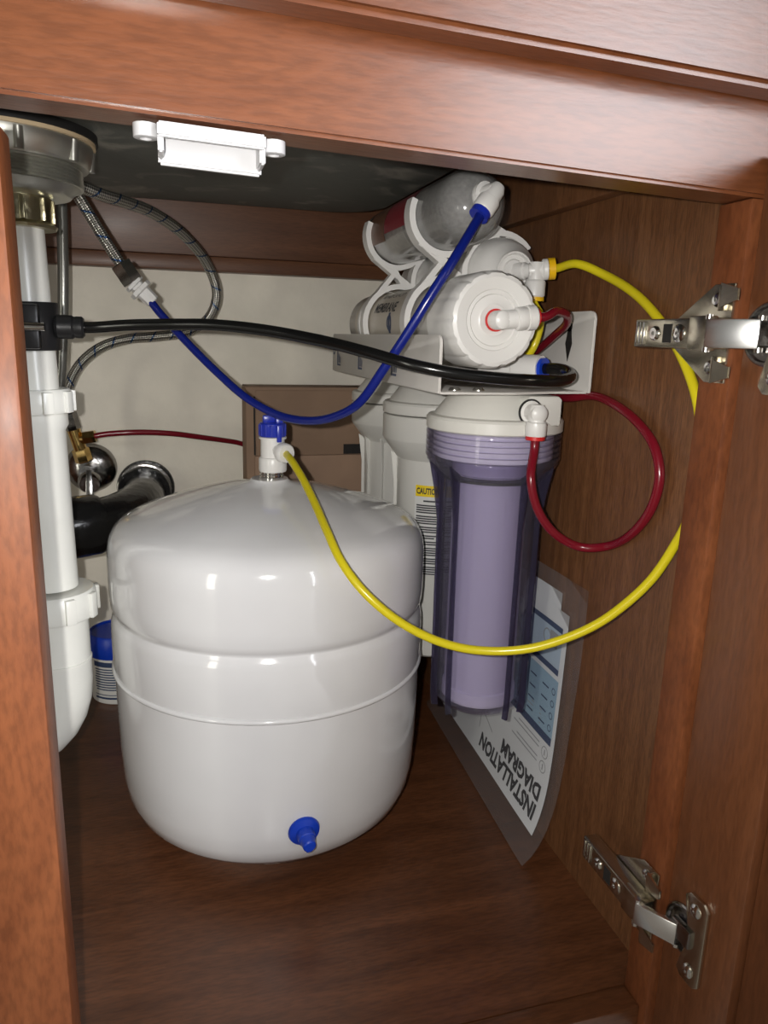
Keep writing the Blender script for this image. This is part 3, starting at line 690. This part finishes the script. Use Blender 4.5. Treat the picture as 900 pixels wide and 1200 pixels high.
# --- two ivory canisters behind
bowl = [(.0545, 0), (.0556, -.001), (.0556, -.022), (.0545, -.0245), (.0430, -.0400), (.0405, -.0430), (.0395, -.1200), (.0378, -.2350), (.0360, -.2430), (.0300, -.2470), (0, -.2480)]
for k in (1, 2):
    hy = HY + PITCH*k
    wb = obj('ivory_canister', lathe(bowl, (HX, hy, CZ-.0006), seg=64), 'housing', fu, sharp=30)
    for q in range(12):
        if k == 1 and q in (6, 7, 8, 9): continue        # the label sits there, and the tank is close by
        t = math.radians(q*30+17); d = V(math.cos(t), math.sin(t), 0)
        obj('rib', prism([(.0405, -.0420), (.0470, -.0380), (.0432, -.0700), (.0418, -.2380), (.0370, -.2380), (.0385, -.1200)], V(HX, hy, CZ) - d.cross(V(0, 0, 1))*.0010, d, (0, 0, 1), d.cross(V(0, 0, 1)), .0020), 'housing', wb)
    cap(hy, fu)
    if k == 1:
        # caution label wrapped on the side toward the tank and the opening
        R_ = .0424
        def lab(a, z, R_=R_, hy=hy): t = a/R_; return V(HX - R_*math.cos(t), hy - R_*math.sin(t), z)
        A0, A1 = .0310, .0830
        lb = obj('caution_label', patch(A0, A1, .2220, .3110, lab, 16, 1), 'label_white', wb)
        def lab2(a, z): return lab(a, z, R_+.0002)
        def lab3(a, z): return lab(a, z, R_+.0004)
        obj('label_band', patch(A0+.0006, A1-.0006, .2995, .3105, lab2, 16, 1), 'label_yellow', lb)
        obj('label_heading', lettering('CAUTION', .0082, lambda x, y: lab3(A0+.0018+x*.62, .3022+y), bold=.0003), 'ink', lb)
        tx_ = bmesh.new(); z = .2960; widths = [(.010, .045)] + [(.002, .052)]*3 + [(.002, .03)]
        patch(A0+.009, A0+.048, z-.0016, z, lab2, 8, 1, tx_); z -= .0045
        for para in (4, 4, 3, 2, 2, 4, 3, 4):
            for i in range(para):
                patch(A0+.002, A0+(.052 if i < para-1 else random.uniform(.02, .045)), z-.0014, z, lab2, 8, 1, tx_); z -= .0023
            z -= .0016
            if z < .2275: break
        obj('label_print', tx_, 'ink', lb)

# --- quick connect elbows
def stack(p, d, prof_, seg=24, bm=None): return lathe(prof_, p, d, seg, bm)
def collar(p, d, parent, m, r=.0074, t=.0028): return obj('collet', stack(p, d, [(.0036, 0), (r, 0), (r, t), (.0034, t)], 24), m, parent)

# front canister outlet elbow
ep = V(.2660, HY-.0505, HZ-.0140)
eb = stack(ep + V(0, .0005, 0), (0, -1, 0), [(.0086, 0), (.0086, .0015), (.0064, .002), (.0064, .010), (.0066, .0155), (.0045, .0175), (0, .0180)])
stack(ep + V(0, -.0105, .0035), (0, 0, -1), [(.0050, -.003), (.0064, 0), (.0064, .0095), (.0078, .0105), (.0080, .0120), (.0080, .0195), (.0074, .0205)], bm=eb)
el = obj('elbow_fitting', eb, 'white', fu); obj('o_ring', lathe([(.0086, 0), (.0100, 0), (.0100, .0010), (.0086, .0010)], ep + V(0, .0004, 0), (0, -1, 0), 28), 'rubber', el)
cz0 = ep + V(0, -.0105, .0035-.0205)
collar(cz0, (0, 0, -1), el, 'red')

# --- membrane housing
MX, MZ, MY0 = .2225, .4615, .4930
mb = obj('membrane_housing', lathe([(.0300, 0), (.0300, .292), (.0270, .302), (.0140, .308), (0, .308)], (MX, MY0+.016, MZ), (0, 1, 0), 56), 'membrane', fu)
def mlab(a, yy, R_=.0303): t = a/R_; return V(MX - R_*math.cos(t), yy, MZ + R_*math.sin(t))
ml = obj('membrane_label', patch(-.020, .060, .612, .775, mlab, 14, 1), 'label_beige', mb)
obj('label_name', lettering('MEMBRANE', .0130, lambda x, y: mlab(.0090+y, .7040-x, .0306), bold=.0003), 'ink', ml)
obj('label_line', lettering('RO HIGH CAPACITY', .0075, lambda x, y: mlab(.0240+y, .7040-x, .0306)), 'ink', ml)
ll = circle_line(-.0010, .650, .0075, .0032, lambda a, b: mlab(a, b, .0306), bmesh.new())
obj('label_emblem', ll, 'navy_ink', ml)
obj('emblem_drop', patch(-.0100, .0080, .6470, .6530, lambda a, b: mlab(a, b, .0307), 4, 1), 'navy_ink', ml)
for yy in (.752, .598):
    obj('membrane_band', lathe([(.0304, 0), (.0318, .0006), (.0318, .0084), (.0304, .009)], (MX, yy, MZ), (0, 1, 0), 48), 'white', mb)
mc = lathe([(0, .0050), (.0085, .0050), (.0105, .0045), (.0120, .0052), (.0172, .0050), (.0180, .0040), (.0205, .0040), (.0212, .0032), (.0290, .0012), (.0318, .0020), (.0335, .0055), (.0340, .0180), (.0338, .0500), (.0300, .0505)],
           (MX, MY0-.004, MZ), (0, 1, 0), 132, lobes=(14, .0011, .0010, .020))
mcap = obj('membrane_cap', mc, 'white', mb, sharp=28)
ep2 = V(MX+.0005, MY0-.001, MZ)
eb = stack(ep2, (0, -1, 0), [(.0066, 0), (.0066, .0100), (.0060, .0135), (.0040, .0150), (0, .0152)])
d2 = V(1, -.05, .10).normalized()
stack(ep2 + V(0, -.0085, 0), d2, [(.0045, -.0050), (.0064, -.002), (.0064, .0110), (.0078, .0118), (.0080, .0130), (.0080, .0180), (.0074, .0190), (.0086, .0195), (.0086, .0250), (.0076, .0260)], bm=eb)
el2 = obj('elbow_fitting', eb, 'white', mcap)
obj('o_ring', lathe([(.0066, 0), (.0078, 0), (.0078, .0012), (.0066, .0012)], ep2, (0, -1, 0), 28), 'red', el2)
r0 = ep2 + V(0, -.0085, 0) + d2*.0258
collar(r0, d2, el2, 'red', .0060, .0020)

# --- upper clear inline filter
UX, UZ, UY0, UY1 = .2180, .5425, .5150, .7650
UR = .0262
uf = obj('clear_inline_filter', lathe([(0, 0), (.0090, .0010), (.0170, .0045), (.0225, .0105), (.0252, .0180), (UR, .0270), (UR, UY1-UY0-.020), (.0225, UY1-UY0-.008), (.0120, UY1-UY0), (0, UY1-UY0)], (UX, UY0, UZ), (0, 1, 0), 48), 'clear', fu)
obj('filter_media', lathe([(0, .004), (.0165, .0085), (.0215, .0140), (.0238, .0210), (.0245, .0290), (.0245, .110), (0, .110)], (UX, UY0, UZ), (0, 1, 0), 40), 'media', uf)
obj('resin_media', lathe([(0, .112), (.0240, .112), (.0240, UY1-UY0-.045), (0, UY1-UY0-.045)], (UX, UY0, UZ), (0, 1, 0), 40), 'media_light', uf)
def ulab(a, yy): t = a/.02645; return V(UX - .02645*math.cos(t), yy, UZ + .02645*math.sin(t))
obj('red_label', patch(-.0050, .0500, .600, .672, ulab, 10, 1), 'label_red', uf)
obj('brown_label', patch(-.0110, .0500, .6735, .728, ulab, 10, 1), 'back_rail', uf)
ep3 = V(UX+.003, UY0+.002, UZ+.004)
eb = stack(ep3, V(.3, -1, .1), [(.0098, -.003), (.0098, .0012), (.0068, .0016), (.0068, .0080), (.0058, .0105), (.0030, .0115), (0, .0116)])
d3 = (V(*(0.1786, 0.4920, 0.4831)) - V(*(0.2189, 0.5030, 0.5363))).normalized()
stack(ep3 + V(.0045, -.0075, .0025), d3, [(.0046, -.004), (.0064, 0), (.0064, .0075), (.0078, .0082), (.0080, .0095), (.0080, .0170), (.0072, .0185)], bm=eb)
el3 = obj('elbow_fitting', eb, 'white', uf)
b0 = ep3 + V(.0045, -.0075, .0025) + d3*.0185
collar(b0, d3, el3, 'blue', .0072, .0045)

# --- white post filter
PX_, PZ_, PY0 = .2665, .5010, .5580
pf = obj('post_filter', lathe([(0, -.001), (.0085, -.001), (.0095, .0010), (.0125, .0012), (.0135, -.0020), (.0150, -.0020), (.0162, .0020), (.0215, .0070), (.0258, .0150), (.0280, .0230), (.0288, .0310), (.0288, .210), (.0250, .225), (.0120, .232), (0, .232)], (PX_, PY0, PZ_), (0, 1, 0), 48), 'white', fu)
tp = V(PX_+.0120, PY0-.0140, PZ_+.0005)
eb = stack(V(PX_+.002, PY0+.001, PZ_), (tp - V(PX_+.002, PY0+.001, PZ_)), [(.0068, 0), (.0068, .008), (.0056, .009), (.0056, .016)])
dy = V(1, -.35, .12).normalized()
stack(tp, dy, [(.0050, -.006), (.0060, -.002), (.0060, .0040), (.0076, .0050), (.0080, .0060), (.0080, .0085), (.0070, .0090)], bm=eb)
stack(tp, (0, .02, -1), [(.0050, -.006), (.0062, -.002), (.0062, .0070), (.0076, .0080), (.0080, .0090), (.0080, .0190), (.0070, .0200)], bm=eb)
tee = obj('tee_fitting', eb, 'white', pf)
y0_ = tp + dy*.0090; collar(y0_, dy, tee, 'yellow', .0082, .0050)
y1_ = tp + V(0, .0004, -.0200); collar(y1_, (0, .02, -1), tee, 'yellow', .0076, .0030)

# --- flow restrictor / check valve at the bracket foot
rd = V(.62, -1, .02).normalized(); rp = V(*(0.2793, 0.5260, 0.4275)) - rd*.0345
fr = obj('flow_restrictor', stack(rp, rd, [(.0060, -.020), (.0095, -.018), (.0095, .012), (.0105, .013), (.0105, .0330), (.0098, .0350), (.0058, .0350), (.0058, .030)], 28), 'white', fu)
k0 = rp + rd*.0345; collar(k0, rd, fr, 'blue_cap', .0082, .0035)

# --- clips that hold the three horizontal cartridges
for yc in (.722, .590):
    y0, y1 = yc-.007, yc+.007
    T, Pp, Mm = (UX, UZ), (PX_, PZ_), (MX, MZ)
    c = ring_sector(T, UR+.0003, UR+.0052, 158, 378, y0, y1, 28)
    ring_sector(Pp, .0293, .0338, 40, 300, y0+.0004, y1-.0004, 28, c)
    ring_sector(Mm, .0322, .0372, 20, 200, y0+.0008, y1-.0008, 28, c)
    for q, (p, r, wd) in enumerate((((UX-.0215, UZ-.0205), (MX+.010, MZ+.0350), .0048), ((UX-.0020, UZ-.0300), (MX+.0040, MZ+.0350), .0044), ((MX-.0220, MZ+.0270), (UX-.0020, UZ-.0350), .0046),
            ((UX+.0270, UZ+.0020), (PX_+.0200, PZ_+.0235), .0046), ((UX+.0220, UZ-.0180), (PX_-.0020, PZ_+.0300), .0044), ((MX+.0300, MZ+.0150), (PX_-.0120, PZ_-.0290), .0044))):
        bar(p, r, wd, y0+.0012+q*.0003, y1-.0012-q*.0003, c)
    obj('clip', c, 'white', fu)

# ------------------------------------------------------------------ tubing
TR = .00318
def tubing(name, pts, r, m, label, n=10): return tag(obj(name, tube(pts, r, 16, n), m), label, 'tube')
tubing('blue_tube', [V(*(-0.0137, 0.7000, 0.4786)), (-0.0043, 0.6950, 0.4652), (0.0161, 0.6800, 0.4420), (0.0427, 0.6550, 0.4145), (0.0650, 0.6300, 0.3950), (0.0863, 0.6050, 0.3841), (0.1054, 0.5750, 0.3825), (0.1204, 0.5500, 0.3878), (0.1346, 0.5280, 0.4001), (0.1487, 0.5120, 0.4262), (0.1623, 0.5020, 0.4512), (0.1757, 0.4950, 0.4765), (0.1904, 0.4930, 0.5003), b0 - d3*.008], .0034, 'blue_tube', 'blue plastic tube sagging across the tank valve up to the clear filter')
tubing('black_tube', [c0 + V(.034, -.0103, .0003), c0 + V(.046, -.0106, .0005), (-0.0258, 0.6080, 0.4515), (0.0082, 0.5920, 0.4530), (0.0384, 0.5770, 0.4532), (0.0706, 0.5580, 0.4504), (0.1040, 0.5350, 0.4448), (0.1328, 0.5000, 0.4374), (0.1565, 0.4780, 0.4306), (0.1829, 0.4670, 0.4259), (0.2121, 0.4630, 0.4232), (0.2402, 0.4620, 0.4218), (0.2630, 0.4680, 0.4217), (0.2814, 0.4840, 0.4240), (0.2856, 0.4980, 0.4270), (0.2844, 0.5100, 0.4283), k0 + rd*.001, k0 - rd*.004], .0042, 'black_tube', 'long black tube running from the drain saddle to the filter')
tubing('yellow_tube', [y0_ - dy*.004, y0_ + dy*.006, (0.2987, 0.5200, 0.5054), (0.3112, 0.4980, 0.4960), (0.3155, 0.4650, 0.4815), (0.3155, 0.4333, 0.4622), (0.3155, 0.4077, 0.4398), (0.3155, 0.3906, 0.4170), (0.3155, 0.3817, 0.3943), (0.3155, 0.3792, 0.3681), (0.3155, 0.3833, 0.3425), (0.3155, 0.3943, 0.3198), (0.3078, 0.4020, 0.2961), (0.2958, 0.4100, 0.2766), (0.2808, 0.4200, 0.2585), (0.2612, 0.4300, 0.2448), (0.2406, 0.4400, 0.2354), (0.2190, 0.4500, 0.2312), (0.1959, 0.4580, 0.2326), (0.1718, 0.4640, 0.2408), (0.1477, 0.4700, 0.2554), (0.1281, 0.4800, 0.2731), (0.1160, 0.4960, 0.2904), (0.1103, 0.5200, 0.3072), (0.1068, 0.5520, 0.3223), (0.1025, 0.5850, 0.3365), (0.0985, 0.6120, 0.3455), V(VX, VY, .3500) + pd*.020], TR, 'yellow_tube', 'yellow tube looping from the tank valve round to the white post filter')
tubing('yellow_tube', [y1_ + V(0, 0, .004), y1_ + V(0, 0, -.004), (0.2842, 0.5430, 0.4677), (0.2827, 0.5410, 0.4546), (0.2790, 0.5420, 0.4427), (0.2760, 0.5480, 0.4345), (0.2726, 0.5560, 0.4315)], TR, 'yellow_tube', 'short yellow tube dropping from the tee behind the membrane cap')
tubing('red_tube', [cz0 + V(0, 0, .004), cz0 + V(0, 0, -.010), (0.2595, 0.4920, 0.3484), (0.2661, 0.4900, 0.3244), (0.2810, 0.4880, 0.3055), (0.3018, 0.4840, 0.2947), (0.3155, 0.4686, 0.2990), (0.3155, 0.4392, 0.3173), (0.3155, 0.4215, 0.3400), (0.3155, 0.4171, 0.3621), (0.3155, 0.4259, 0.3804), (0.3155, 0.4467, 0.3942), (0.3155, 0.4755, 0.4040), (0.3155, 0.5073, 0.4083), V(.3105, .535, .4045), V(.3095, .570, .4040), V(.3090, .610, .4035), V(.3080, .640, .4030)], .0034, 'red_tube', 'dark red tube making a round loop beside the clear canister')
tubing('red_tube', [r0 - d2*.004, r0 + d2*.008, (0.2673, 0.4870, 0.4689), (0.2813, 0.4970, 0.4672), (0.2892, 0.5100, 0.4616), (0.2938, 0.5350, 0.4530), (0.2959, 0.5600, 0.4434), (0.2974, 0.5800, 0.4367), (0.2972, 0.5950, 0.4327)], TR, 'red_tube', 'short dark red tube curling from the membrane cap over the bracket')
tubing('red_tube', [(-0.0808, 0.8850, 0.3310), (-0.0690, 0.8860, 0.3332), (-0.0343, 0.8880, 0.3350), (0.0032, 0.8950, 0.3324), (0.0425, 0.9120, 0.3247), (0.0802, 0.9400, 0.3152), (0.0991, 0.9480, 0.3105), V(.16, .9475, .322), V(.24, .9475, .330)], TR, 'red_tube', 'thin dark red tube running from the brass tee along the back panel')

# ------------------------------------------------------------------ bag of instructions against the right wall
prof2 = [(.2830, .0010), (.2890, .0065), (.2965, .0180), (.3035, .0360), (.3090, .0600), (.3128, .0950), (.3146, .1400), (.3156, .1900), (.3160, .2600)]
pr3 = spline([V(x, 0, z) for x, z in prof2], 8); acc = [0]
for p, q in zip(pr3, pr3[1:]): acc.append(acc[-1]+(q-p).length)
def sheet(yy, s, off=0):
    """point on the curved sheet: yy into the cabinet, s up from its foot, off toward the room"""
    k = 0
    while k < len(acc)-2 and acc[k+1] < s: k += 1
    t = (s-acc[k])/(acc[k+1]-acc[k]); p = pr3[k].lerp(pr3[k+1], t); d = (pr3[k+1]-pr3[k]).normalized()
    n = V(-d.z, 0, d.x); p = p + n*off
    w_ = min(1, max(0, (yy-.505)/.30)); p.x += .017*w_*max(0, 1-s/.09) + .0012*math.sin(yy*31+s*14)*min(1, s/.1)
    p.x = min(p.x, WX-.0006); return V(p.x, yy - (.012*min(1, s/.2) if yy < .508 else 0), max(p.z, .0005))
def pouch(y0, y1, s0, s1, f, bck, ny=16, ns=24):
    b = bmesh.new(); G = []
    for side in (f, bck):
        G.append([[b.verts.new(sheet(y0+(y1-y0)*i/ny, s0+(s1-s0)*j/ns, side if 0 < i < ny and 0 < j < ns else (f+bck)/2)) for j in range(ns+1)] for i in range(ny+1)])
    for g in G:
        for i in range(ny):
            for j in range(ns): b.faces.new([g[i][j], g[i+1][j], g[i+1][j+1], g[i][j+1]])
    bmesh.ops.remove_doubles(b, verts=b.verts[:], dist=.00002)
    return b
tag(obj('plastic_bag', pouch(.500, .800, 0, .262, .0030, -.0022), 'bag'), 'clear plastic bag of papers leaning on the right cabinet side', 'bag')
def leaf(y0, y1, s0, s1, off, th_):
    return pouch(y0, y1, s0, s1, off+th_, off, 14, 20)
isx = thing('instruction_sheet', 'printed installation diagram sheet upside down inside the clear bag', 'paper', (.29, .66, .01))
pg = obj('page', leaf(.512, .780, .024, .232, .0006, .0005), 'paper', isx)
def on(a, b): return sheet(a, b, .0014)
def on2(a, b): return sheet(a, b, .0017)
# text is upside down: letters run into the cabinet, later lines stand higher
obj('heading_text', lettering('INSTALLATION', .0205, lambda x, y: on(.520+x*.94, .048-y), bold=.0009), 'ink', pg)
obj('heading_text', lettering('DIAGRAM', .0205, lambda x, y: on(.520+x*.94, .067-y), bold=.0009), 'ink', pg)
gl = bmesh.new()
for k, (yy, s) in enumerate(((.525, .085), (.525, .099))):
    circle_line(yy, s, .0058, .0009, on, gl); patch(yy-.0008, yy+.0008, s-.0028, s+.0028, on, 1, 1, gl)
    patch(.536, .590, s-.0008, s+.0004, on, 4, 1, gl); patch(.536, .580, s+.0036, s+.0048, on, 4, 1, gl)
for k in range(5): patch(.540, .600+.012*math.sin(k*3), .1150+k*.0042, .1160+k*.0042, on, 4, 1, gl)
obj('text_lines', gl, 'ink_grey', pg)
la = bmesh.new()
for p, q in (((.63, .06), (.70, .09)), ((.70, .09), (.69, .13)), ((.66, .05), (.66, .12)), ((.64, .10), (.72, .10)), ((.72, .05), (.74, .12))):
    n_ = 5; dy_, ds_ = q[0]-p[0], q[1]-p[1]; L_ = math.hypot(dy_, ds_); ny_, ns_ = -ds_/L_*.0006, dy_/L_*.0006
    for i in range(n_):
        a0, b0_, a1, b1 = p[0]+dy_*i/n_, p[1]+ds_*i/n_, p[0]+dy_*(i+1)/n_, p[1]+ds_*(i+1)/n_
        la.faces.new([la.verts.new(on(*z)) for z in ((a0-ny_, b0_-ns_), (a1-ny_, b1-ns_), (a1+ny_, b1+ns_), (a0+ny_, b0_+ns_))])
obj('line_drawing', la, 'ink_grey', pg)
obj('icon_panel', patch(.517, .600, .1150, .1700, on, 6, 8), 'pale_blue_ink', pg)
nb = patch(.517, .600, .1090, .1165, on2, 6, 1)
for lo, hi in ((.1745, .1800), (.2130, .2180)): patch(.519, .600, lo, hi, on2, 6, 2, nb)
for r_ in range(3):
    for c_ in range(4): patch(.532+r_*.024, .544+r_*.024, .1225+c_*.0115, .1240+c_*.0115, on2, 2, 1, nb)
for c_ in range(4): circle_line(.523, .1240+c_*.0115, .0032, .0008, on2, nb)
obj('panel_print', nb, 'navy_ink', pg)
obj('photo_panel', patch(.519, .600, .1800, .2130, on, 6, 4), 'mid_blue_ink', pg)
pp = bmesh.new(); circle_line(.545, .202, .007, .0014, on2, pp); patch(.526, .540, .196, .210, on2, 2, 2, pp)
obj('photo_print', pp, 'ink_grey', pg)
bs = obj('loose_paper', leaf(.530, .790, .030, .246, -.0010, .0006), 'paper'); tag(bs, 'plain white sheet showing above the installation diagram in the bag', 'paper')
